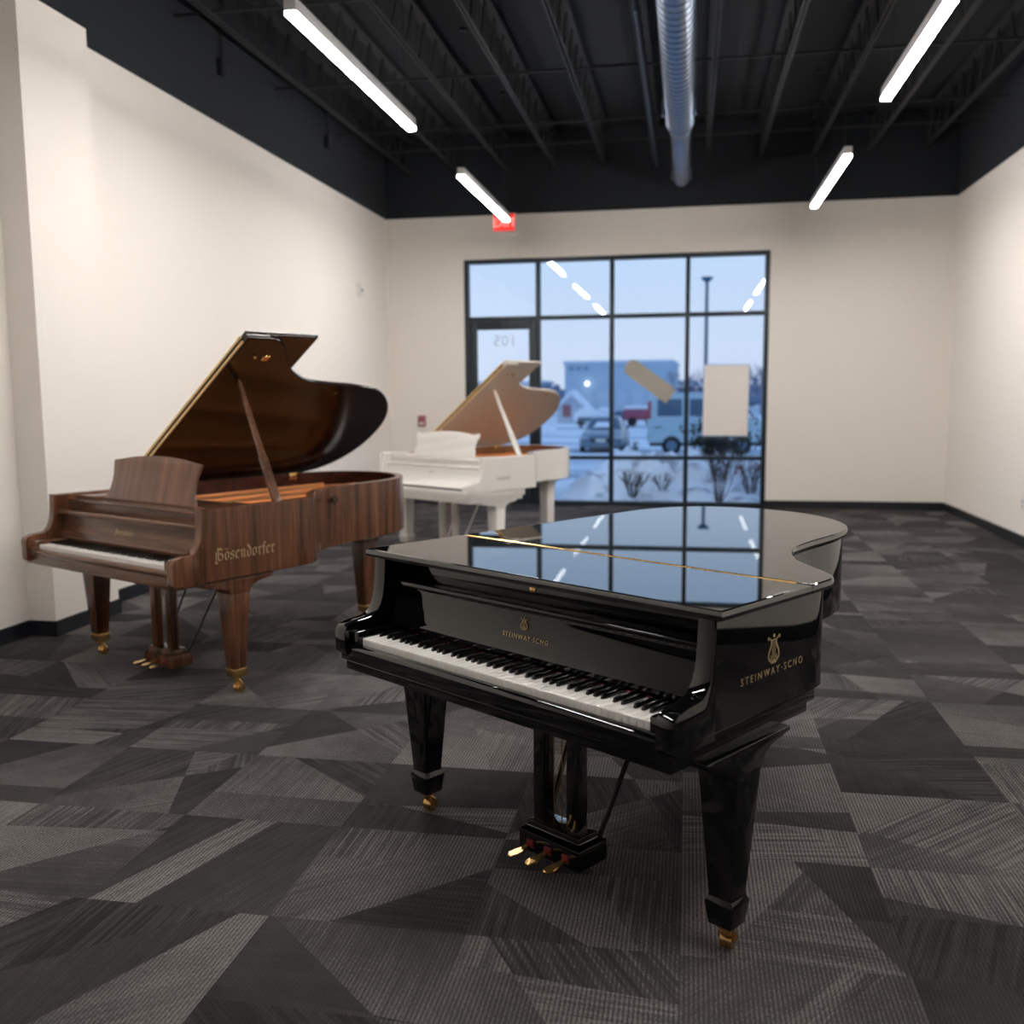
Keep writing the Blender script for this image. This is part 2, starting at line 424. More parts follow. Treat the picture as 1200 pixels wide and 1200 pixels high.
pipe = MB().tube((-.46, 8.1, 4.60), (-.46, YB, 4.60), .018).tube((-.46, 8.1, 4.60), (-.46, 8.1, 4.70), .018).build('conduit', mat('blue_grey_pipe', (.03, .045, .085), .4), ceil)
pipe['label'] = 'blue-grey conduit along joist'

# spiral duct
def duct():
    t = thing('spiral_duct', (-.13, 0, 4.35), 0, 'galvanised spiral air duct under the black ceiling above the window', 'duct')
    prof = []; y = YF+.02; r = .14
    while y < 10.35:
        prof += [(r, y), (r, y+.095), (r+.006, y+.102), (r+.006, y+.112), (r, y+.119)]; y += .12
    prof = [(.001, YF+.02)]+prof+[(r, 10.40), (r+.005, 10.41), (r+.005, 10.45), (r, 10.46)]
    MB().lathe(prof, axis='y', n=40).build('wide_duct', galv, t)
    MB().lathe([(r, 10.46), (.105, 10.80), (.11, 10.81), (.11, 10.85), (.105, 10.86)], axis='y', n=40).build('reducer', galv, t)
    prof = []; y = 10.86
    while y < 13.1:
        prof += [(.10, y), (.10, y+.095), (.104, y+.102), (.104, y+.112), (.10, y+.119)]; y += .12
    MB().lathe(prof+[(.001, y)], axis='y', n=40).build('narrow_duct', galv, t)
    for yy in (9.9, 6.2, 3.0, -.5, -4.0):
        for s in (-1, 1):
            MB().box(s*.149-.016, s*.149+.016, yy-.03, yy+.03, -.10, .05).build('hanger_clamp', galv, t, bevel=.003)
            MB().tube((s*.155, yy, .05), (s*.155, yy, .78), .004, n=6).build('hanger_rod', galv, t)
    for s in (-1, 1):
        MB().box(s*.115-.012, s*.115+.012, 12.86, 12.92, -.06, .05).build('hanger_clamp', galv, t, bevel=.003)
        MB().tube((s*.12, 12.89, .05), (s*.12, 12.89, .78), .004, n=6).build('hanger_rod', galv, t)
duct()

# linear LED bars
def bar_meshes():
    L = 2.44
    body = MB().box(-.036, .036, 0, L, .012, .085).mesh('housing', fix, .003)
    dif = MB().box(-.033, .033, .006, L-.006, -.010, .014).mesh('diffuser', led, .002)
    cab = MB().tube((0, 0, .08), (0, 0, 1.45), .0022, n=5).mesh('cable', chrome)
    can = MB().lathe([(.001, 1.43), (.04, 1.43), (.04, 1.45), (.001, 1.45)], n=16).mesh('canopy', joist_m)
    return body, dif, cab, can
BM_ = bar_meshes()
def bar(x, y, label):
    t = thing('light_bar', (x, y, 3.70), 0, label, 'light', 'linear lights hung from the ceiling')
    link('housing', BM_[0], t); link('diffuser', BM_[1], t)
    for yy in (.2, 2.24):
        link('cable', BM_[2], t, (0, yy, 0)); link('canopy', BM_[3], t, (0, yy, 0))
bar(-2.24, 5.38, 'long glowing white light bar at upper left, nearer one of the left row')
bar(-2.24, 9.52, 'glowing white light bar hanging in front of the red exit sign')
bar(-2.24, 1.24, 'glowing light bar of the left row overhead, seen only in the window reflection')
bar(1.40, 5.34, 'long glowing white light bar at upper right, cut by the top edge')
bar(1.40, 9.48, 'glowing white light bar above the blank wall right of the window')
bar(1.40, 1.20, 'glowing light bar of the right row overhead, seen only in the window reflection')

# storefront window and door
def storefront():
    fr = MB(); y0, y1 = YB-.01, YB+.11
    win = struct('window_1', fr.box(WX0, WX1, y0, y1, WZ-.055, WZ).box(WX0, WX0+.06, y0, y1, 0, WZ-.055).box(WX1-.06, WX1, y0, y1, 0, WZ-.055).box(-2.07, WX1-.06, y0, y1, 0, .06), alum, bevel=.003)
    for x in (-2.09, -1.06, -.03):
        MB().box(x-.03, x+.03, y0, y1, .06 if x > -2 else 0, WZ-.055).build('mullion', alum, win, bevel=.003)
    xs = [WX0+.06, -2.12, -2.06, -1.09, -1.03, -.06, 0, WX1-.06]
    bays = [(xs[0], xs[1]), (xs[2], xs[3]), (xs[4], xs[5]), (xs[6], xs[7])]
    for i, (a, b) in enumerate(bays):
        MB().box(a, b, y0+.005, y1-.005, 2.605, 2.66).build('rail', alum, win, bevel=.003)
        MB().box(a, b, YB+.045, YB+.053, 2.66, WZ-.055).build('pane', glass, win, smooth=0)
        if i:
            MB().box(a, b, y0+.005, y1-.005, .65, .70).build('rail', alum, win, bevel=.003)
            MB().box(a, b, YB+.045, YB+.053, .70, 2.605).build('pane', glass, win, smooth=0)
            MB().box(a, b, YB+.045, YB+.053, .06, .65).build('pane', glass, win, smooth=0)
    a, b = bays[0]
    d = struct('door_1', MB().box(a+.005, a+.115, YB+.005, YB+.055, .01, 2.60).box(b-.10, b-.005, YB+.005, YB+.055, .01, 2.60).box(a+.115, b-.10, YB+.005, YB+.055, 2.48, 2.60).box(a+.115, b-.10, YB+.005, YB+.055, .01, .26), alum, bevel=.003)
    MB().box(a+.115, b-.10, YB+.026, YB+.034, .26, 2.48).build('door_pane', glass, d, smooth=0)
    MB().box(a+.2, a+.5, YB-.06, YB+.005, 2.52, 2.585).build('door_closer', alum, d, bevel=.006)
    MB().tube((a+.35, YB-.05, 2.59), (a+.62, YB-.02, 2.63), .008).build('closer_arm', alum, d)
    MB().tube((a+.12, YB-.05, 1.05), (b-.10, YB-.05, 1.05), .014).build('push_bar', alum, d)
    MB().box(b-.085, b-.02, YB-.03, YB+.005, .9, 1.2).build('lock_plate', alum, d, bevel=.004)
    MB().box(a, b, y0, y1, 0, .01).build('threshold', chrome, d)
    # street number stuck on the outside of the pane, so it reads backwards from in here
    me = font_mesh('105', .22, 1.05)
    decal('street_number', me, mat('number_film', (.72, .80, .90), .6), d, (-2.57, YB+.036, 2.25), (-1, 0, 0), (0, 0, 1))
storefront()

# papers on the glass
def crinkled(name, w_, h_, m, loc, rot, label, cat, rounded=0, seed=1):
    rnd = random.Random(seed); nx, ny = 14, 18
    vs = []; fs = []
    bumps = [(rnd.random()*w_, rnd.random()*h_, rnd.uniform(.05, .2), rnd.uniform(-.006, .006)) for _ in range(26)]
    for j in range(ny+1):
        for i in range(nx+1):
            x, z = w_*i/nx, h_*j/ny
            d = sum(a*math.exp(-((x-bx)**2+(z-bz)**2)/s**2) for bx, bz, s, a in bumps)
            if rounded:
                dz = min(z, h_-z); 
                if x < rounded and dz < rounded:
                    r_ = math.hypot(rounded-x, rounded-dz)
                    if r_ > rounded:
                        kx = rounded-(rounded-x)/r_*rounded; kz = rounded-(rounded-dz)/r_*rounded
                        x = kx; z = kz if z < h_/2 else h_-kz
            vs.append((x-w_/2, -.012+d, z-h_/2))
    n = len(vs); vs += [(v[0], v[1]+.0012, v[2]) for v in vs[:n]]
    q = nx+1
    for j in range(ny):
        for i in range(nx):
            a = j*q+i; fs.append((a, a+1, a+q+1, a+q)); fs.append((n+a, n+a+q, n+a+q+1, n+a+1))
    for i in range(nx):
        fs.append((i, n+i, n+i+1, i+1)); b = ny*q+i; fs.append((b, b+1, n+b+1, n+b))
    for j in range(ny):
        a = j*q; fs.append((a, a+q, n+a+q, n+a)); b = a+nx; fs.append((b, n+b, n+b+q, b+q))
    o = MB().add(vs, fs).build(name, m, smooth=60, loc=loc, rot=rot)
    return tag(o, label, cat)
paper_m = mat('paper', (.78, .72, .68), .8)
p = crinkled('wall_paper_notice', .60, .96, paper_m, (.50, YB+.035, 1.465), (0, R(.6), 0), 'blank white crinkled paper taped upright to the right window bay', 'paper', seed=3)
p.name = 'paper_sheet'
MB().box(-.31, .31, .0, .006, -.49, .49).build('backing_sheet', mat('backing_blue', (.16, .36, .70), .6), p)
crinkled('paper_strip', .76, .235, mat('kraft_paper', (.33, .30, .26), .8), (-.545, YB+.035, 1.75), (0, R(36.5), 0), 'tan paper strip stuck slanting across the middle window bay', 'paper', rounded=.09, seed=5)

# small wall things
def exit_sign():
    t = thing('exit_sign', (-2.55, YB, 3.935), 0, 'red lit exit sign on the back wall above the door', 'sign')
    MB().box(-.165, .165, -.05, 0, -.125, .125).build('housing', plastic, t, bevel=.006)
    MB().box(-.152, .152, -.054, -.05, -.112, .112).build('face', mat('exit_red', (.5, .02, .02), .5, emis=(1.0, .045, .035), es=.85), t)
    decal('lettering', font_mesh('EXIT', .165, 1.0), mat('exit_letters', (.8, .5, .45), .5, emis=(1.0, .45, .40), es=1.0), t, (0, -.055, -.055), (1, 0, 0), (0, 0, 1))
exit_sign()
t = thing('alarm_pull', (-3.79, YB, 1.20), 0, 'small dull red fire alarm box on the back wall beside the white piano', 'alarm')
MB().box(-.055, .055, -.04, 0, -.08, .08).build('body', mat('alarm_red', (.30, .085, .11), .5), t, bevel=.006)
MB().box(-.035, .035, -.052, -.04, -.05, -.02).build('pull_handle', plastic, t, bevel=.003)
t = thing('wall_sensor', (XL, 12.27, 2.94), 0, 'small white sensor box high on the left wall near the corner', 'sensor')
MB().box(0, .035, -.11, .11, -.075, .075).build('body', plastic, t, bevel=.008)
MB().lathe([(.001, .035), (.02, .035), (.014, .05), (.001, .052)], axis='x', n=12).build('lens', mat('sensor_grey', (.25, .25, .25), .4), t)
t = thing('wall_outlet', (XR, 10.45, .42), 0, 'white electrical outlet low on the right wall at the photo edge', 'outlet')
MB().box(-.008, 0, -.04, .04, -.06, .06).build('cover_plate', plastic, t, bevel=.003)
for z in (-.026, .026): MB().box(-.010, -.007, -.017, .017, z-.014, z+.014).build('socket', mat('socket_grey', (.35, .34, .33), .5), t, bevel=.002)
for y, lb in ((8.58, 'small black junction box on the black upper left wall, nearer one'), (11.22, 'small black junction box on the black upper left wall, farther one')):
    t = thing('junction_box', (XL, y, 4.55), 0, lb, 'junction box')
    MB().box(0, .05, -.05, .05, -.07, .07).build('body', base_black, t, bevel=.004)
    MB().tube((.025, 0, .07), (.025, 0, .5), .01).build('conduit', base_black, t)

# ------------------------------------------------------------------ grand pianos
OUT_R = [(.745,.66),(.737,.735),(.69,.80),(.606,.865),(.50,.952),(.417,1.06),(.368,1.18),(.343,1.33),(.330,1.48),(.312,1.62),(.275,1.75),(.20,1.87),(.08,1.985),(-.08,2.07),(-.25,2.10),(-.43,2.085),(-.59,2.01),(-.695,1.88),(-.745,1.68)]
def outline(L, y1, y0, hw=.745):
    k = (L-y1)/(2.10-.66)
    pts = spline([(x*hw/.745, y1+(y-.66)*k) for x, y in OUT_R], 5)
    n = 5
    right = [(hw, y0+(y1-y0)*i/n) for i in range(n)]
    left = [(-hw, y0+(pts[-1][1]-y0)*(n-i)/n) for i in range(1, n+1)]
    return right+pts+left          # counter-clockwise seen from above
def slab_rings(poly, z0, z1, b):
    """rounded-edge slab rings with flat-shaded caps"""
    rs = []
    for d, z in ((b+.002, z0), (b, z0), (b*.29, z0+b*.29), (0, z0+b), (0, z1-b), (b*.29, z1-b*.29), (b, z1), (b+.002, z1)):
        rs.append([(x, y, z) for x, y in inset(poly, d)])
    return rs
def grand_piano(S):
    t = thing('grand_piano', (S['x'], S['y'], 0), S['t'], S['label'], 'piano')
    F, Fv, Fd = S['finish'], S.get('side', S['finish']), S.get('lidm', S['finish'])
    hw, L, y1 = S['hw'], S['L'], S['y1']
    zt, zr, zk = S['ztop'], S['zrim'], S['zkey']
    # rim of the case
    op = outline(L, y1, .165, hw); th = .05; ip = inset(op, th)
    n = len(op); q = 5+ (len(OUT_R)-1)*5+1+5
    mb = MB()
    # open shape at the front: walk outer then inner
    rings = []
    b = .004
    for d_o, d_i, z in ((b, -b, zr), (0, 0, zr+b), (0, 0, zt-b), (b, -b, zt)):
        o_ = inset(op, d_o) if d_o else op
        i_ = inset(op, th+d_i)
        i_ = [(x, .165 if (k == 0 or k == n-1) else y) for k, (x, y) in enumerate(i_)]
        o_ = [(x, .165 if (k == 0 or k == n-1) else y) for k, (x, y) in enumerate(o_)]
        rings.append([(x, y, z) for x, y in o_]+[(x, y, z) for x, y in reversed(i_)])
    vs = [p for r in rings for p in r]; m2 = 2*n; fs = []; mi = []
    for k in range(3):
        for i in range(m2):
            j = (i+1) % m2; fs.append((k*m2+i, k*m2+j, (k+1)*m2+j, (k+1)*m2+i)); mi.append(1 if n <= i < m2-1 and k == 1 and rings[0][i][1] > .35 else 0)
    for i in range(n-1):
        fs.append((i, m2-1-i, m2-2-i, i+1)); mi.append(0)
        o3 = 3*m2; fs.append((o3+i, o3+i+1, o3+m2-2-i, o3+m2-1-i)); mi.append(0)
    for f_, i_ in zip(fs, mi): pass
    mb.v = vs; mb.f = [list(f_) for f_ in fs]; mb.mi = mi
    case = mb.build('case', [Fv, S.get('inner', F)], t, smooth=35)
    # cheeks with arms
    zc = zr-.018 if S['step'] else zk+.0
    prof = [(.0, zc), (-.012, zc+.012), (-.014, .745), (-.008, .760), (.006, .772), (.05, .782), (.09, .786), (.115, .794), (.135, .815), (.150, .848), (.158, .89), (.162, .93), (.165, zt), (.25, zt), (.25, zc)]
    prof = [prof[0]]+[prof[1]]+spline(prof[2:13], 3)+[(.2499, zt), (.2499, zc)]
    for s in (-1, 1):
        pr = [p for p in prof if p[0] <= .166]+[(.1648, zc)]
        pr = [(min(y, .1648), z) for y, z in pr]
        a, b_ = sorted((s*hw, s*(hw-.055)))
        MB().prism(pr, 'x', a, b_).build('cheek', Fv if S.get('side') else F, t, bevel=.005, smooth=38)
        # inner block beside the keys
        a, b_ = sorted((s*(hw-.056), s*.6145))
        MB().box(a, b_, .012, .19, .668, .752).build('key_block', F, t, bevel=.008)
    # keybed and mouldings below the rim
    if S['step']:
        part('keybed', F, t, -hw+.012, hw-.012, .0, .71, zk+.030, zr-.0005)
        part('keybed_moulding', F, t, -hw+.025, hw-.025, .012, .69, zk-.005, zk+.030)
    else:
        part('keybed', F, t, -hw+.012, hw-.012, .004, .60, zk-.012, zk+.045)
    ks = MB().prism([(.0, zk+.046), (-.004, .694), (0, .703), (.006, .7085), (.026, .7085), (.026, zk+.046)], 'x', -hw+.056, hw-.056)
    ks.build('key_slip', F, t, bevel=.002)
    part('belly_board', F, t, -hw+.055, hw-.055, .28, .60, zr, zr+.02)
    # fallboard
    if S['keys'] == 'closed':
        fp = [(.028, .7135), (.020, .722), (.020, .732), (.03, .738)]+spline([(.03,.738),(.10,.752),(.155,.775),(.182,.82),(.192,.88),(.196,.905)], 4)[1:]+[(.215, .905), (.215, .7185)]
    else:
        fp = [(.188, .742), (.186, .757), (.190, .764)]+spline([(.190,.764),(.200,.80),(.207,.845),(.209,.885)], 4)[1:]+[(.23, .885), (.23, .742)]
    MB().prism(fp, 'x', -hw+.056, hw-.056).build('fallboard', F, t, bevel=.0015)
    MB().prism([(.186, .889), (.182, .894), (.182, .908), (.188, .913), (.29, .913), (.29, .889)], 'x', -hw+.0555, hw-.0555).build('ledge', F, t, bevel=.002)
    if S['keys'] == 'closed':
        part('gap_shade', felt_gap_dark, t, -.60, .60, .004, .022, .7086, .719, bevel=0)  # dark strip painting in the shade of the gap under the fallboard lip
    # keys
    W_ = .0235; x0 = -.611
    pat = [0, 2, 3, 5, 6]
    if S['keys'] in ('single', 'joined'):
        whm = MB().prism([(.030, .700), (.030, .727), (.032, .7300), (.1855, .7300), (.1855, .700)], 'x', .0004, W_-.0006)
        bk = MB().loft([[(-.0058,.083,.728),(.0058,.083,.728),(.0058,.19,.728),(-.0058,.19,.728)], [(-.0046,.0885,.7425),(.0046,.0885,.7425),(.0046,.19,.7425),(-.0046,.19,.7425)]])
        # 88 keys: A0 B0 then seven octaves then C8
        wx = []; bx = []
        for i in range(52):
            wx.append(x0+i*W_); note = (i+5) % 7      # 0 = C; i=0 is A
            if i < 51 and note in (0, 1, 3, 4, 5): 
                off = {0: -.0025, 1: .0025, 3: -.003, 4: 0, 5: .003}[note]
                bx.append(x0+(i+1)*W_+off)
        if S['keys'] == 'single':
            wm = whm.mesh('white_key', ivory, .0008); bmh = bk.mesh('black_key', ebony, .0012)
            for x in wx: link('white_key', wm, t, (x, 0, 0))
            for x in bx: link('black_key', bmh, t, (x, 0, 0))
        else:
            for nm, src, xs, mm in (('white_keys', whm, wx, ivory), ('black_keys', bk, bx, ebony)):
                M = MB()
                for x in xs: M.add([(v[0]+x, v[1], v[2]) for v in src.v], src.f)
                o = M.build(nm, mm, t, smooth=0); o['kind'] = 'stuff'
        part('key_felt', red_felt, t, -.611, .611, .1815, .1870, .728, .7335, bevel=0)
    else:
        pass
    # legs
    def leg(cx, cy, ztop_, plate):
        g = MB(); wt, wb = S['legw']
        zt_ = ztop_-.05
        def sq(w_, z): return [(cx-w_/2, cy-w_/2, z), (cx+w_/2, cy-w_/2, z), (cx+w_/2, cy+w_/2, z), (cx-w_/2, cy+w_/2, z)]
        if S['foot'] == 'spade':
            g.loft([sq(wb*1.02, .083), sq(wb*1.24, .145), sq(wb*1.24, .152), sq(wb*1.02, .168), sq(wt, zt_)])
        else:
            g.loft([sq(wb, .138), sq(wt, zt_)])
        lg = g.build('leg', Fv if S.get('side') else F, t, bevel=.004)
        zc_ = .083
        if S['foot'] != 'spade':
            MB().loft([sq(wb*1.02, .095), sq(wb*1.1, .14)]).build('ferrule', brass, lg, bevel=.003); zc_ = .095
        # caster
        k = MB(); ca = S.get('caster', .5)
        k.lathe([(.030, zc_), (.030, zc_-.008), (.018, zc_-.016), (.014, zc_-.03), (.001, zc_-.03)], c=(cx, cy, 0), n=16)
        dx, dy = math.cos(ca), math.sin(ca); ox, oy = cx-dy*.0+dx*.0, cy
        wheel_c = Vector((cx, cy, .027))+Vector((-dy, dx, 0))*.016
        ax = Vector((dx, dy, 0))
        for s in (-1, 1):
            k.path([Vector((cx, cy, zc_-.02))+ax*.012*s, wheel_c+ax*.023*s+Vector((0, 0, .018)), wheel_c+ax*.023*s], [.008, .007, .007], n=8)
        k.build('caster_fork', brass, lg)
        for s in ((0,) if S['foot'] == 'spade' else (-1, 1)):
            w2 = .017 if s == 0 else .008
            c = wheel_c+ax*(.011*s)
            k2 = MB()
            k2.tube(c-ax*w2, c+ax*w2, .0265, n=20); k2.build('caster_wheel', brass, lg, bevel=.002)
        # top plate and cove bracket
        a, bb = plate
        pz = ztop_
        if a is not None:
            mp = MB().prism([(a, pz-.018), (a, pz), (bb, pz), (bb, pz-.014), (bb-.02, pz-.016), (bb-.045, pz-.022)]+[(bb-.045-(bb-.045-cy-wt/2)*math.sin(u*math.pi/2)**1.0, pz-.022-(.055)*(1-math.cos(u*math.pi/2))) for u in (.2,.4,.6,.8,1.0)]+[(cy-wt/2, pz-.077), (cy-wt/2-.004, pz-.05)], 'x', cx-wt/2, cx+wt/2)
            mp.build('leg_bracket', Fv if S.get('side') else F, lg, bevel=.003)
        else:
            MB().box(cx-wt*.75, cx+wt*.75, cy-wt*.75, cy+wt*.75, pz-.03, pz).box(cx-wt*.6, cx+wt*.6, cy-wt*.6, cy+wt*.6, pz-.055, pz-.028).build('leg_bracket', Fv if S.get('side') else F, lg, bevel=.008)
    zl = zk-.005 if S['step'] else zk-.012
    leg(-S['legx'], S['legy'], zl, S['plate']); leg(S['legx'], S['legy'], zl, S['plate'])
    leg(S['tx'], S['ty'], zr-.0005, (None, None))
    # underside
    ub = inset(op, .03); MB().prism([(x, max(y, .60)) for x, y in ub], 'z', zr+.004, zr+.02).build('bottom_frame', Fd, t)
    # pedal lyre
    ly, zb = S['lyrey'], .05
    ax_ = thing('pedal_lyre', (0, 0, 0), 0, None, None); ax_.parent = t
    G = Fv if S.get('side') else F
    part('lyre_top', G, ax_, -.15, .15, ly-.05, ly+.10, zl-.03, zl, bevel=.004)
    lp = S.get('lyrep', .073)
    for s in (-1, 1): part('lyre_post', G, ax_, s*lp-.024, s*lp+.024, ly-.022, ly+.026, .148, zl-.03, bevel=.003)
    MB().box(-.132, .132, ly-.055, ly+.085, zb, .118).build('lyre_box', G, ax_, bevel=.004)
    MB().loft([[(-.132,ly-.055,.118),(.132,ly-.055,.118),(.132,ly+.085,.118),(-.132,ly+.085,.118)], [(-.113,ly-.035,.130),(.113,ly-.035,.130),(.113,ly+.06,.130),(-.113,ly+.06,.130)], [(-.113,ly-.035,.148),(.113,ly-.035,.148),(.113,ly+.06,.148),(-.113,ly+.06,.148)]]).build('lyre_plinth', G, ax_, bevel=.003)
    for i in (-1, 0, 1):
        x = i*.078
        o2 = spline([(x-.010, ly-.04), (x-.011, ly-.085), (x-.018, ly-.12), (x-.018, ly-.14), (x-.010, ly-.153), (x, ly-.157), (x+.010, ly-.153), (x+.018, ly-.14), (x+.018, ly-.12), (x+.011, ly-.085), (x+.010, ly-.04)], 3)
        rr = []
        for d, dz in ((.003, -.005), (0, -.002), (0, .002), (.003, .005)):
            rr.append([(px, py, .078+dz-.10*max(0, (ly-.05)-py)*.8 + .06*max(0, (ly-.12)-py)) for px, py in inset(o2, d)])
        MB().loft(rr).build('pedal', brass, ax_)
        part('pedal_felt', red_felt, ax_, x-.014, x+.014, ly-.062, ly-.052, .068, .094, bevel=.002)
        MB().tube((x*.45, ly+.012, .13), (x*.45, ly+.012, zl), .0022, n=8).build('pedal_rod', brass, ax_)
    for s in (-1, 1):
        MB().tube((s*.11, ly+.07, .12), (s*.16, ly+.36, zr), .009 if S['step'] else .006, n=8).build('lyre_brace', ebony if F is not white_lacq else chrome, ax_)
    # lid and interior
    lo = outline(L+.025, y1+.01, .145, S.get('lw', hw+.028))
    yh = S['yh']; lw = S.get('lw', hw+.028)
    if not S['open']:
        def front(p): return p[1] <= yh
        fr_ = [(lw, .145), (lw, yh-.001), (-lw, yh-.001), (-lw, .145)]
        MB().loft(slab_rings(fr_, zt+.003, zt+.031, .008)).build('front_lid', Fd, t, smooth=40)
        mn = [(lw, yh+.001)]+[p for p in lo if p[1] > yh+.001]+[(-lw, yh+.001)]
        MB().loft(slab_rings(mn, zt+.003, zt+.031, .008)).build('main_lid', Fd, t, smooth=40)
        MB().tube((-lw+.03, yh, zt+.0305), (lw-.05, yh, zt+.0305), .0035, n=8).build('piano_hinge', brass, t)
        part('front_rail', F, t, -hw+.056, hw-.056, .235, .26, .913, zt, bevel=.002)
        part('lid_lock', brass, t, -.012, .012, .2325, .2355, .945, .96, bevel=.001)
    else:
        al = S['alpha']
        ov = lw-hw; hinge = (-hw-ov*math.cos(al), 0, zt+.005-ov*math.sin(al))
        mn = [(lw, yh+.001)]+[p for p in lo if p[1] > yh+.001]+[(-lw, yh+.001)]
        mn = [(x+lw, y) for x, y in mn]
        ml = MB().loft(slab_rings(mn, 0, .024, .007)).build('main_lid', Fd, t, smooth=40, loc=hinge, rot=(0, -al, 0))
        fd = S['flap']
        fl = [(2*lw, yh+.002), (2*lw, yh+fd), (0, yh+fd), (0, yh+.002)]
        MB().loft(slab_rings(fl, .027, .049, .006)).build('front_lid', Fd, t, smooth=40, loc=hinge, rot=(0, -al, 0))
        hg = MB().box(.02, 2*lw-.05, yh-.006, yh+.002, .004, .0165).box(.02, 2*lw-.05, yh-.006, yh+.002, .0345, .047)
        part('hinge_gap', felt_gap_dark, t, .02, 2*lw-.05, yh-.003, yh+.002, .017, .034, bevel=0, loc=hinge, rot=(0, -al, 0))
        hg.build('piano_hinge', S['gold'], t, loc=hinge, rot=(0, -al, 0))
        # inner frame of the lid underside
        for (u, y) in ((2*lw-.16, yh+.14), (.9*lw+.35, yh+1.0)):
            MB().lathe([(.001, -.016), (.008, -.014), (.010, -.004), (.006, 0), (.001, 0)], c=(u, y, 0), n=12).build('lid_bumper', brass, ml)
        part('lid_catch', brass, ml, 2*lw-.19, 2*lw-.15, yh+.20, yh+.24, -.008, 0, bevel=.003)
        # lid hinges on the left rim
        for y in S['hinges']:
            part('lid_hinge', brass, t, -hw+.046, -hw+.056, y-.035, y+.035, zt-.045, zt+.0, bevel=.002)
            MB().tube((-hw+.055, y-.04, zt+.002), (-hw+.055, y+.04, zt+.002), .006, n=8).build('hinge_pin', brass, t)
        # prop stick
        b0 = Vector((hw-.075, S['propy'], zt-.03)); u_, yy = S['propt']
        top = Vector(hinge)+Vector((u_*math.cos(al), yy, u_*math.sin(al)))-Vector((-math.sin(al), 0, math.cos(al)))*.004
        d = (top-b0); Lp = d.length; dn = d.normalized()
        side_ = Vector((0, 1, 0)); side_ = (side_-dn*side_.dot(dn)).normalized(); oth = dn.cross(side_)
        pm = MB(); rg = []
        for f_, w_ in ((0, .020), (.05, .027), (.36, .025), (.40, .018), (.97, .011), (1.0, .006)):
            c = b0+d*f_; h_ = .010
            rg.append([c+side_*w_+oth*h_, c-side_*w_+oth*h_, c-side_*w_-oth*h_, c+side_*w_-oth*h_])
        pm.loft(rg)
        pr_ = pm.build('lid_prop', wood_h if S.get('side') else F, t, bevel=.002)
        gv = MB()
        for s in (-1, 1):
            rg = []
            for f_ in (.03, .34):
                c = b0+d*f_+side_*.009*s
                rg.append([c+side_*.0015+oth*.011, c-side_*.0015+oth*.011, c-side_*.0015-oth*.011, c+side_*.0015-oth*.011])
            gv.loft(rg)
        gv.build('groove', felt_gap_dark if S.get('side') else grey_print, pr_)
        MB().tube(top-dn*.03, top+dn*.004, .005, n=8).build('prop_pin', brass, pr_)
        part('prop_socket', brass, t, hw-.10, hw-.052, S['propy']-.04, S['propy']+.04, zt-.045, zt-.032, bevel=.002)
        # soundboard, iron plate, strings
        sb = inset(op, .052); MB().prism([(x, max(y, .34)) for x, y in sb], 'z', .845, .855).build('soundboard', soundwood, t)
        outer = [(x, max(y, .42)) for x, y in inset(op, .054)]; inner = [(x, max(y, .66)) for x, y in inset(op, .13)]
        pl = MB(); nn = len(outer)
        rings = [[(x, y, z) for x, y in lst] for lst, z in ((outer, .878), (outer, .905), (inner, .905), (inner, .878))]
        for a_ in range(4):
            pl_r = rings[a_]; pl_s = rings[(a_+1) % 4]
            pl.add(pl_r+pl_s, [(i, (i+1) % nn, nn+(i+1) % nn, nn+i) for i in range(nn)])
        plate = pl.build('iron_plate', bronze, t, smooth=30)
        for xa, xb, yb_ in ((-.50, -.56, L-.30), (-.20, -.36, L-.16), (.10, -.12, L-.14), (.38, .14, L-.30)):
            MB().loft([[(xa-.018,.66,.895),(xa+.018,.66,.895),(xa+.012,.66,.932),(xa-.012,.66,.932)], [(xb-.014,yb_,.895),(xb+.014,yb_,.895),(xb+.009,yb_,.925),(xb-.009,yb_,.925)]]).build('plate_strut', bronze, t, bevel=.003)
        st = MB()
        for i in range(90):
            f_ = i/89; xa = -.60+1.15*f_; le = (L-.75)*(1-f_)**1.25+.12; xb = xa-.22*(1-f_)*le/1.5-.03
            xb = max(xb, -.64)
            st.tube((xa, .62, .915), (xb, min(.66+le, L-.22), .908), .0011, n=3)
        so = st.build('strings', wire, t, smooth=0); so['kind'] = 'stuff'
        for i in range(26):
            x = -.58+i*.036
            part('damper', felt_gap_dark, t, x-.012, x+.012, .735, .775, .918, .945, bevel=.002)
        # top shelf and music desk
        part('music_shelf', F, t, -hw+.056, hw-.056, .30, .60, .957, .972, bevel=.003)
        part('front_rail', F, t, -hw+.056, hw-.056, .25, .27, .913, .957, bevel=.002)
        part('shelf_lip', F, t, -hw+.075, hw-.075, .235, .31, .957, .969, bevel=.002)
        for s in (-1, 1): part('side_shelf', F, t, *sorted((s*(hw-.056), s*.46)), .30, .56, .973, .988, bevel=.003)
        dw, dh = S['desk']
        half = spline(S['deskp'], 4)
        poly = [(x*dw, z*dh) for x, z in half]+[(-x*dw, z*dh) for x, z in reversed(half) if x > 1e-4]
        dk = MB().prism(poly, 'y', -.008, .008).build('music_desk', S.get('deskm', F), t, bevel=.003, loc=(0, .345, .978), rot=(R(-16), 0, 0))
        part('desk_base', F, t, -.44, .44, .325, .40, .973, .983, bevel=.003)
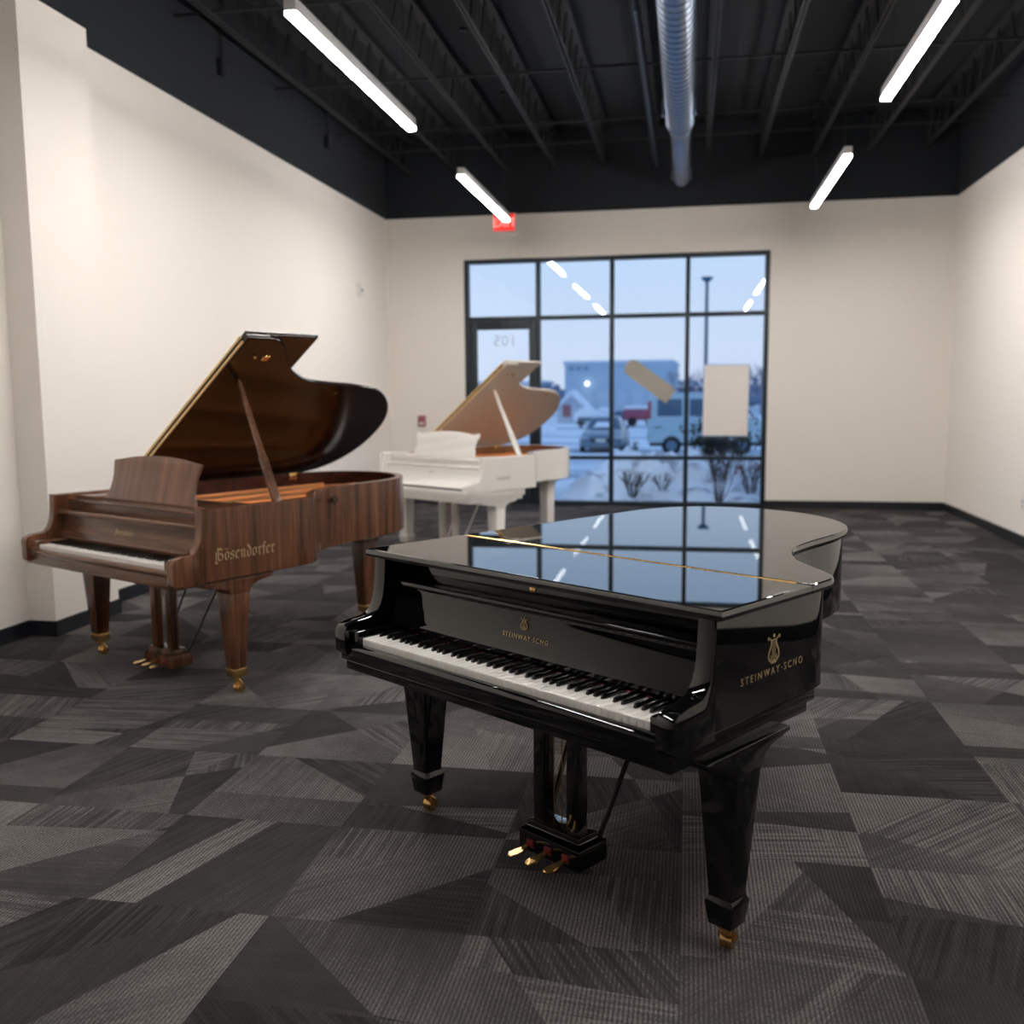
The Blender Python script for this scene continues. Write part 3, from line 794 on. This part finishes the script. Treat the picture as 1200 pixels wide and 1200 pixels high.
    if S.get('knob'):
        ky_, kz = S['knob']
        c_ = [(i, p) for i, p in enumerate(op) if p[0] > 0 and p[1] > y1]; i_, p_ = min(c_, key=lambda q: abs(q[1][1]-ky_))
        tg = (Vector(op[i_+1])-Vector(op[i_-1])).normalized(); kx, ky = p_; S['knobr'] = math.atan2(-tg.x, tg.y)
        kb = MB().lathe([(.010, 0), (.010, .012), (.024, .016), (.026, .026), (.020, .034), (.001, .036)], axis='x', n=24).build('lid_knob', mat('knob_dark', (.05, .024, .015), .2), t, loc=(kx, ky, kz), rot=(0, 0, S['knobr']))
    return t
DESK_CURVE = [(0, 1.0), (.25, .99), (.55, .955), (.80, .90), (.935, .875), (.95, .84), (.93, .72), (.90, .5), (.91, .28), (.96, .1), (1.0, 0.0)]
DESK_W = [(0, 1.0), (.3, .985), (.6, .93), (.78, .88), (.88, .925), (.93, .91), (.945, .80), (.89, .62), (.86, .42), (.90, .2), (.90, 0.0)]

# --- black piano, lid shut
BP = dict(x=-.5989, y=2.6809, t=-.6063, finish=black, lidm=black_lid, hw=.709, L=2.10, y1=.66, ztop=.982, zrim=.687, zkey=.620, step=True,
          keys='single', legw=(.128, .073), foot='spade', legx=.648, legy=.335, plate=(.13, .545), tx=-.27, ty=1.70, lyrey=.355, open=False, yh=.605, caster=R(16),
          label='glossy black grand piano in front with closed lid and white keys showing')
bpn = grand_piano(BP)
xs = .7095
nm = decal('side_lettering', font_mesh('STEINWAY·SCNO', .029, 1.55), gold_leaf, bpn, (xs, .445, .785), (0, 1, 0), (0, 0, 1))
decal('side_lyre_emblem', lyre_mesh(.085), gold_leaf, bpn, (xs, .447, .815), (0, 1, 0), (0, 0, 1))
decal('front_lettering', font_mesh('STEINWAY·SCNG', .021, 1.25), gold_leaf, bpn, (0, .1975, .800), (1, 0, 0), (0, .14, 1))
decal('front_lyre_emblem', lyre_mesh(.042), gold_leaf, bpn, (-.008, .2015, .829), (1, 0, 0), (0, .08, 1))

# --- walnut piano, lid open
gold_strip = mat('gold_strip', (.80, .56, .26), .3, .8)
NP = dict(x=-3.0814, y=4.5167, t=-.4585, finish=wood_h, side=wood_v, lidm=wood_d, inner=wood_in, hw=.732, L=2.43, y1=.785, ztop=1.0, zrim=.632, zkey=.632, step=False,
          keys='joined', legw=(.124, .074), foot='ferrule', legx=.655, legy=.385, plate=(.165, .60), tx=.10, ty=1.88, lyrey=.40, open=True, yh=.67, flap=.515, lw=.775, alpha=R(35.1),
          hinges=(1.0, 1.95), propy=.70, propt=(1.17, .83), desk=(.435, .262), deskp=DESK_CURVE, deskm=wood('walnut_desk', 'z', (.075, .038, .026), (.15, .072, .045), (.23, .11, .065), .3), gold=gold_strip, caster=R(12),
          knob=(1.36, .925),
          label='walnut brown grand piano with raised lid, left of the black piano')
npn = grand_piano(NP)
bl = blackletter('Bösendorfer', .041)
decal('side_lettering', bl, gold_leaf, npn, (.7325, .42, .735), (0, 1, 0), (0, 0, 1))
decal('front_lettering', blackletter('Bösendorfer', .019), gold_leaf, npn, (-.02, .1975, .812), (1, 0, 0), (0, .13, 1))

# --- white piano, lid open
WP = dict(x=-2.4915, y=8.6165, t=-.5845, finish=white_lacq, hw=.735, L=2.20, y1=.78, ztop=1.0, zrim=.690, zkey=.600, step=True,
          keys='closed', legw=(.118, .095), foot='spade', legx=.645, legy=.41, plate=(.16, .62), tx=.10, ty=1.72, lyrey=.40, lyrep=.092, open=True, yh=.70, flap=.50, lw=.77, alpha=R(33.9), inner=wood('inner_maple', 'x', (.18, .07, .03), (.28, .12, .05), (.36, .17, .08), .3),
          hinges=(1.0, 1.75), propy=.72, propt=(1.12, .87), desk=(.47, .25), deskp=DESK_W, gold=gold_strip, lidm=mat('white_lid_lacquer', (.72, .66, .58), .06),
          label='white grand piano with raised lid standing before the window')
wpn = grand_piano(WP)
decal('side_lettering', font_mesh('HAZION', .046, .95), grey_print, wpn, (.7355, .42, .79), (0, 1, 0), (0, 0, 1))
decal('front_lettering', font_mesh('HAZION', .022, .95), grey_print, wpn, (0, .181, .835), (1, 0, 0), (0, .17, 1))

# ------------------------------------------------------------------ outside: snow, cars, buildings, trees
def snow_mat():
    m = mat('snow', (.80, .83, .87), .8)
    b = m.node_tree.nodes['Principled BSDF']
    t = N(m, 'ShaderNodeTexCoord'); mp = N(m, 'ShaderNodeMapping'); mp.inputs['Scale'].default_value = (.05, .22, 1); Lk(m, t.outputs['Object'], mp.inputs[0])
    n = N(m, 'ShaderNodeTexNoise'); n.inputs['Scale'].default_value = 1; n.inputs['Detail'].default_value = 5; Lk(m, mp.outputs[0], n.inputs[0])
    r = N(m, 'ShaderNodeValToRGB'); e = r.color_ramp.elements
    e[0].position = .40; e[0].color = (.30, .36, .45, 1); e[1].position = .54; e[1].color = (.82, .85, .90, 1)
    pv = N(m, 'ShaderNodeAttribute', attribute_name='paved')
    Lk(m, n.outputs[0], r.inputs[0])
    mx = N(m, 'ShaderNodeMix', data_type='RGBA'); Lk(m, pv.outputs['Fac'], mx.inputs[0]); n3 = N(m, 'ShaderNodeTexNoise'); n3.inputs['Scale'].default_value = 2.6; n3.inputs['Detail'].default_value = 6; Lk(m, t.outputs['Object'], n3.inputs[0])
    r3 = N(m, 'ShaderNodeValToRGB'); e3 = r3.color_ramp.elements; e3[0].position = .38; e3[0].color = (.42, .45, .50, 1); e3[1].position = .50; e3[1].color = (.88, .90, .93, 1)
    Lk(m, n3.outputs[0], r3.inputs[0]); Lk(m, r3.outputs[0], mx.inputs[6]); Lk(m, r.outputs[0], mx.inputs[7])
    Lk(m, mx.outputs[2], b.inputs['Base Color'])
    return m
snow = snow_mat()
from mathutils import noise
def smst(a, b, x): x = min(1, max(0, (x-a)/(b-a))); return x*x*(3-2*x)
def gz(x, y):
    base = -.66*smst(18.5, 24, y)-.06
    mound = .0
    if y < 22:
        env = smst(14.75, 15.9, y)*(1-smst(17.0, 19.5, y))*smst(-2.4, -1.1, x)
        mound = env*(.40+.34*noise.noise(Vector((x*1.1, y*1.1, 1.3)))+.26*noise.noise(Vector((x*3.2, y*3.2, 4)))+.16*noise.noise(Vector((x*7, y*7, 2))))+.05*noise.noise(Vector((x*5, y*5, 3)))
    return base+mound
def terrain():
    xs = [-7+.09*i for i in range(int(11/.09)+1)]; ys = [13.66+.09*i for i in range(int(7/.09)+1)]+[20.8+.5*i for i in range(8)]
    X = [-260, -120, -60, -30, -15]+xs+[12, 25, 60, 120, 260]; Y = ys+[26, 30, 38, 50, 70, 100, 150, 250, 500]
    vs = [(x, y, gz(x, y)) for y in Y for x in X]; n = len(X)
    fs = [(j*n+i, j*n+i+1, (j+1)*n+i+1, (j+1)*n+i) for j in range(len(Y)-1) for i in range(n-1)]
    o = MB().add(vs, fs).build('snowy_ground', snow, smooth=80)
    a = o.data.attributes.new('paved', 'FLOAT', 'POINT')
    for i, v in enumerate(o.data.vertices): a.data[i].value = smst(18.5, 22, v.co.y) if v.co.x > -1.6 else max(smst(18.5, 22, v.co.y), .9*smst(-1.1, -2.0, v.co.x))
    o['kind'] = 'structure'
terrain()
GZ = -.72
# bare shrubs by the window
twig = mat('twig', (.060, .045, .042), .9); twig2 = mat('twig_olive', (.050, .055, .045), .9); berry = mat('red_leaf', (.25, .03, .025), .7)
def shrub(name, x, y, h, spread, ns, label, dense=0, red=0, seed=1, m_=None):
    rnd = random.Random(seed); t = thing(name, (x, y, gz(x, y)-.03), 0, label, 'shrub', 'shrubs outside the window')
    st = MB(); lv = MB()
    def br(p, d, L_, r, dep):
        q = p+d*L_; st.path([p, (p+q)/2+Vector((rnd.uniform(-1, 1), rnd.uniform(-1, 1), 0))*L_*.06, q], [r, r*.8, r*.6], n=4)
        if dep == 0:
            if dense or red:
                for _ in range(3 if dense else 1):
                    c = q+Vector((rnd.uniform(-1, 1), rnd.uniform(-1, 1), rnd.uniform(-1, 1)))*.05; s = rnd.uniform(.018, .042)
                    a = Vector((rnd.uniform(-1, 1), rnd.uniform(-1, 1), rnd.uniform(-1, 1))).normalized(); b = a.orthogonal().normalized()
                    lv.add([c-a*s, c+b*s*.6, c+a*s, c-b*s*.6], [(0, 1, 2, 3)])
            return
        for _ in range(3 if dep > 1 or dense else 2):
            nd = (d+Vector((rnd.uniform(-1, 1), rnd.uniform(-1, 1), rnd.uniform(-.3, .6)))*.6).normalized()
            br(p+d*L_*rnd.uniform(.55, 1), nd, L_*rnd.uniform(.5, .75), r*.6, dep-1)
    for i in range(ns):
        a = 2*math.pi*i/ns+rnd.uniform(-.3, .3); k = rnd.uniform(.2, 1)*spread
        d = Vector((math.cos(a)*k, math.sin(a)*k, 1)).normalized()
        br(Vector((math.cos(a)*.04, math.sin(a)*.04, 0)), d, h*.5, .010, 3 if dense else 2)
    st.build('branches', m_ or twig, t, smooth=0)
    if lv.f: lv.build('dry_leaves', berry if red else twig2, t, smooth=0)
shrub('bare_shrub', -.84, 15.0, .55, .5, 16, 'bare twiggy shrub in the snow outside the middle window bay', seed=2)
shrub('leafy_shrub', .47, 14.7, 1.15, .42, 15, 'big dark shrub with dense brown crown outside the right window bay', dense=1, seed=4)
shrub('red_shrub', .97, 15.2, .60, .5, 13, 'low shrub with red leaves at the right edge of the window', red=1, seed=6)
shrub('bare_shrub', -.38, 15.2, .30, .7, 9, 'very small bare shrub between the two larger ones in the snow', seed=8)
shrub('bare_shrub', -1.0, 17.4, .42, .7, 8, 'low bare twigs behind the twiggy shrub beyond the snow bank', seed=9)

# car facing the window
car_paint = mat('car_paint', (.10, .17, .24), .3, coat=.5); car_glass = mat('car_glass', (.06, .12, .18), .08); tyre = mat('tyre', (.015, .015, .017), .9)
snow_patch = mat('snow_patch', (.82, .85, .9), .8); lamp_m = mat('lamp_lens', (.45, .5, .55), .15)
def car(x, y, rz, label, scale=1):
    t = thing('car', (x, y, GZ), rz, label, 'car'); t.scale = (scale,)*3
    # nose towards -y; cross-sections along y
    def sec(yy, w_, z0, z1, wt): return [(-w_/2, yy, z0), (w_/2, yy, z0), (w_/2*1.0, yy, z0+(z1-z0)*.55), (wt/2, yy, z1), (-wt/2, yy, z1), (-w_/2, yy, z0+(z1-z0)*.55)]
    MB().loft([sec(0, 1.5, .30, .62, 1.3), sec(.12, 1.72, .22, .74, 1.5), sec(.9, 1.80, .2, .86, 1.56), sec(1.3, 1.80, .2, .92, 1.6), sec(3.6, 1.8, .2, .96, 1.58), sec(4.4, 1.74, .25, .92, 1.45), sec(4.6, 1.6, .35, .8, 1.3)]).build('body', car_paint, t, bevel=.03)
    def cs(yy, w0, w1, z0, z1): return [(-w0/2, yy, z0), (w0/2, yy, z0), (w1/2, yy, z1), (-w1/2, yy, z1)]
    MB().loft([[(-.76,1.25,.90),(.76,1.25,.90),(.76,4.2,.90),(-.76,4.2,.90)], [(-.56,2.0,1.38),(.56,2.0,1.38),(.55,3.5,1.38),(-.55,3.5,1.38)]]).build('cabin', car_paint, t, bevel=.05)
    MB().loft([[(-.66,1.33,.95),(.66,1.33,.95),(.66,1.45,.95),(-.66,1.45,.95)], [(-.50,1.88,1.33),(.50,1.88,1.33),(.50,2.0,1.33),(-.50,2.0,1.33)]]).build('windscreen', car_glass, t, bevel=.02)
    MB().loft([[(-.42,1.26,.97),(.42,1.26,.97),(.42,1.36,.97),(-.42,1.36,.97)], [(-.30,1.66,1.18),(.30,1.66,1.18),(.3,1.72,1.18),(-.3,1.72,1.18)]]).build('snow_patch', snow_patch, t, bevel=.02)
    part('grille', tyre, t, -.42, .42, -.01, .1, .42, .58, bevel=.02)
    part('number_plate', plastic, t, -.2, .2, -.03, 0, .44, .55, bevel=.005)
    part('bumper', car_paint, t, -.82, .82, -.06, .2, .24, .40, bevel=.04)
    for s in (-1, 1):
        part('headlight', lamp_m, t, *sorted((s*.50, s*.80)), .0, .2, .54, .68, bevel=.03)
        part('side_mirror', car_paint, t, *sorted((s*.88, s*1.02)), 1.5, 1.62, .92, 1.04, bevel=.02)
        for yy in (.85, 3.7):
            MB().tube((s*.72, yy, .32), (s*.9, yy, .32), .32, n=20).build('wheel', tyre, t, bevel=.02)
car(-3.40, 38, 0, 'dark blue-grey car facing the window in the snowy lot')

# white work van, side on, tail to the left
def van():
    t = thing('work_van', (-1.45, 36, GZ+.04), R(4), 'white work van with roof rack parked outside behind the papers', 'van')
    vw = mat('van_paint', (.42, .55, .60), .4)
    pf = [(0, .42), (0, 1.2), (.10, 2.18), (.25, 2.30), (2.55, 2.30), (2.75, 2.22), (3.10, 1.42), (4.05, 1.25), (4.25, 1.05), (4.28, .42)]
    MB().prism(pf, 'y', 0, 1.9).build('body', vw, t, bevel=.05)
    for a, b in ((.32, 1.22), (1.50, 2.35)):
        part('side_window', car_glass, t, a, b, -.012, .01, 1.44, 2.08, bevel=.01)
    MB().prism([(2.45, 1.44), (2.45, 2.1), (2.66, 2.1), (2.98, 1.44)], 'y', -.012, .01).build('cab_window', car_glass, t)
    part('tail_light', mat('tail_red', (.4, .03, .05), .3), t, -.03, .08, -.02, .1, 1.35, 2.0, bevel=.01)
    part('sill', tyre, t, .05, 4.2, -.02, .1, .34, .46, bevel=.01)
    part('door_handle', tyre, t, .2, .48, -.03, 0, 1.02, 1.05, bevel=.005)
    part('door_seam', tyre, t, 1.355, 1.37, -.004, .01, .5, 2.2, bevel=0)
    part('door_seam', tyre, t, 2.42, 2.435, -.004, .01, .5, 2.2, bevel=0)
    for x in (.85, 3.4):
        MB().tube((x, -.02, .36), (x, .2, .36), .36, n=24).build('wheel', tyre, t, bevel=.03)
        MB().tube((x, -.03, .36), (x, 0, .36), .2, n=16).build('hub', car_paint, t)
    r = MB().tube((.3, .1, 2.44), (2.6, .1, 2.44), .025).tube((.3, 1.8, 2.44), (2.6, 1.8, 2.44), .025)
    for x in (.5, 1.4, 2.3): r.tube((x, .1, 2.29), (x, .1, 2.44), .02).tube((x, 1.8, 2.29), (x, 1.8, 2.44), .02).tube((x, .1, 2.44), (x, 1.8, 2.44), .02)
    r.build('roof_rack', tyre, t)
van()
# lamp post
t = thing('lamp_post', (.86, 52, GZ), 0, 'tall dark lamp post rising outside the right window bay', 'lamp post')
pm_ = mat('post_paint', (.02, .10, .18), .5)
MB().tube((0, 0, .5), (0, 0, 8.1), .11, .085, n=12).build('pole', pm_, t)
MB().lathe([(.25, 0), (.25, .5), (.14, .55), (.001, .55)], n=12).build('concrete_base', mat('concrete', (.35, .37, .4), .9), t)
MB().loft([[(-.12,-.12,8.1),(.12,-.12,8.1),(.12,.12,8.1),(-.12,.12,8.1)], [(-.30,-.2,8.28),(.30,-.2,8.28),(.30,.2,8.28),(-.30,.2,8.28)], [(-.30,-.2,8.34),(.30,-.2,8.34),(.30,.2,8.34),(-.30,.2,8.34)]]).build('lamp_head', pm_, t)
# factory
t = thing('factory_building', (-10.8, 150, GZ), R(-2), 'long grey-blue industrial building beyond the lot', 'building')
fb = mat('factory_wall', (.46, .58, .68), .8); fw = mat('factory_window', (.22, .32, .45), .4)
part('main_block', fb, t, -8.3, 8.3, 0, 20, 0, 7.2, bevel=0)
part('roof_parapet', mat('factory_trim', (.55, .66, .76), .8), t, -8.5, 8.5, -.2, 20.2, 7.0, 7.6, bevel=0)
for i in range(3): part('window', fw, t, -7.6+i*1.15, -6.9+i*1.15, -.08, .02, 6.15, 6.75, bevel=0)
for i in range(5): part('loading_door', mat('factory_door', (.52, .62, .72), .7), t, -5.5+i*2.6, -3.9+i*2.6, -.08, .02, 0, 3.0, bevel=0)
ml_ = MB().lathe([(.001, -.35), (.25, -.25), (.35, 0), (.25, .25), (.001, .35)], n=12).build('wall_lamp', mat('yard_lamp', (1, 1, 1), .5, emis=(1, .98, .95), es=2.5), t, loc=(-4.7, -.5, 4.1))
t = thing('low_warehouse', (-31, 150, GZ), 0, 'low pale warehouse far off seen through the glass door', 'building')
part('wall', mat('warehouse_wall', (.45, .52, .60), .8), t, -9, 8, 0, 14, 0, 4.2, bevel=0); part('roof', snow_patch, t, -9.3, 8.3, -.3, 14.3, 4.2, 4.7, bevel=0)
for i in range(5): part('window', fw, t, -8+i*3.2, -6.6+i*3.2, -.08, .02, 1.6, 2.8, bevel=0)
# small house with a snowy roof
t = thing('small_house', (-9.6, 80, GZ), 0, 'small house with snow-covered roof beyond the parking lot', 'house')
part('wall', mat('house_wall', (.55, .62, .70), .8), t, -1.2, 1.2, 0, 3, 0, 1.3, bevel=0)
MB().prism([(-1.5, 1.2), (0, 2.75), (1.5, 1.2), (1.3, 1.1), (0, 2.3), (-1.3, 1.1)], 'y', -.3, 3.3).build('snowy_roof', snow_patch, t)
MB().prism([(-1.2, 1.3), (0, 2.3), (1.2, 1.3)], 'y', 0, 3).build('gable', mat('gable', (.50, .56, .64), .8), t)
part('red_door', mat('brick_red', (.32, .12, .14), .8), t, -.75, -.05, -.06, .02, .5, 1.5, bevel=0)
# red trailer and snowed-in cars
t = thing('red_trailer', (-3.6, 70, GZ), 0, 'low red trailer with snow on top beyond the dark car', 'trailer')
part('box', mat('trailer_red', (.34, .07, .13), .6), t, -1.0, 1.5, 0, 1.6, .45, 1.25, bevel=.05); part('snow_cap', snow_patch, t, -1.0, 1.5, 0, 1.6, 1.25, 1.5, bevel=.1)
for x in (-.4, .9): MB().tube((x, -.05, .35), (x, .2, .35), .35, n=14).build('wheel', tyre, t)
part('tow_cab', mat('cab_blue', (.06, .12, .2), .5), t, -1.7, -1.02, 0, 1.6, .3, 1.15, bevel=.08)
for x, y, lb in ((-7.4, 74, 'small car buried in snow beside the little house'), (-6.2, 76, 'second snow-buried car, left of the red trailer')):
    t = thing('snowed_car', (x, y, GZ), R(90), lb, 'car', 'snow-covered cars')
    MB().loft([[(-.85, a, .3), (.85, a, .3), (.75, a, z), (-.75, a, z)] for a, z in ((-1.1, .75), (-.6, .95), (-.2, 1.3), (.6, 1.35), (1.0, 1.0), (1.2, .8))]).build('snow_covered_body', snow_patch, t, bevel=.1)
    for a in (-.7, .7):
        MB().tube((-.8, a, .3), (.8, a, .3), .3, n=12).build('wheel', tyre, t)
    part('dark_side', car_glass, t, -.88, -.80, -.8, .9, .35, .62, bevel=.02)
# piled snow at the far side
for x, y, s, lb in ((-11.5, 60, 1.6, 'long ploughed snow heap below the small house'), (1.8, 44, 1.1, 'ploughed snow heap right of the van')):
    rg = []
    for k in range(9):
        a = math.pi*k/8
        rg.append([(s*2.2*math.cos(a)+.0, s*.5*math.cos(q)*math.sin(a)**.7, .05+s*.42*math.sin(q)*math.sin(a)**.7*(1+.2*math.sin(3*k))) for q in [math.pi*j/7 for j in range(8)]])
    tag(MB().loft(rg, cap=False, closed=False).build('snow_heap', snow_patch, smooth=80, loc=(x, y, GZ-.06)), lb, 'snow heap')
# tree belt (too far to count) and bare trees
def treebelt():
    rnd = random.Random(5); mb = MB()
    for i in range(2600):
        x = rnd.uniform(-75, 45); y = rnd.uniform(178, 196); h = rnd.uniform(2.5, 4.6)*(1 if x < -2 else 1.25)
        z = GZ+rnd.uniform(0, h); s = rnd.uniform(.35, 1.0); a = Vector((rnd.uniform(-1, 1), rnd.uniform(-1, 1), rnd.uniform(-1, 1))).normalized(); b = a.orthogonal().normalized(); c = Vector((x, y, z))
        mb.add([c-a*s, c+b*s, c+a*s, c-b*s], [(0, 1, 2, 3)])
    o = mb.build('tree_belt', mat('tree_belt', (.20, .26, .36), .9), smooth=0); tag(o, 'distant dark belt of bare trees along the horizon', 'trees', kind='stuff')
treebelt()
bark = mat('bark', (.27, .27, .36), .9)
def bare_tree_mesh(seed, h):
    rnd = random.Random(seed); mb = MB()
    def br(p, d, L_, r, dep):
        q = p+d*L_; mb.tube(p, q, r, r*.65, n=4)
        if dep == 0: return
        for _ in range(3):
            nd = (d+Vector((rnd.uniform(-1, 1), rnd.uniform(-1, 1), rnd.uniform(-.2, .5)))*.65).normalized(); br(p+d*L_*rnd.uniform(.6, 1), nd, L_*rnd.uniform(.55, .75), r*.6, dep-1)
    br(Vector((0, 0, 0)), Vector((0, 0, 1)), h*.38, h*.022, 5)
    return mb.mesh('tree', bark, smooth=0)
tm = [bare_tree_mesh(s, 6.5) for s in (1, 2, 3)]
where = ['above the left end of the van rack', 'above the right end of the van rack', 'just left of the lamp post', 'just right of the lamp post', 'behind the left half of the white paper', 'behind the right half of the white paper', 'touching the right edge of the white paper', 'between the white paper and window frame', 'behind the right half of the glass door', 'behind the left half of the glass door', 'at the far left of the factory', 'at the right edge of the window']
for i, (x, y, s) in enumerate([(-1.6, 118, .95), (0.3, 122, 1.0), (1.6, 117, .85), (3.1, 121, .95), (4.8, 118, .9), (6.2, 120, 1.0), (8.0, 112, 1.0), (8.9, 124, 1.1), (-17.5, 64, .85), (-19.6, 70, .95), (-30, 140, .9), (10.3, 122, 1.15)]):
    o = link('bare_tree', tm[i % 3], None, (x, y, GZ), (0, 0, i*1.3)); o.scale = (s, s, s)
    tag(o, 'leafless grey tree far away '+where[i], 'tree', 'bare trees beyond the lot')
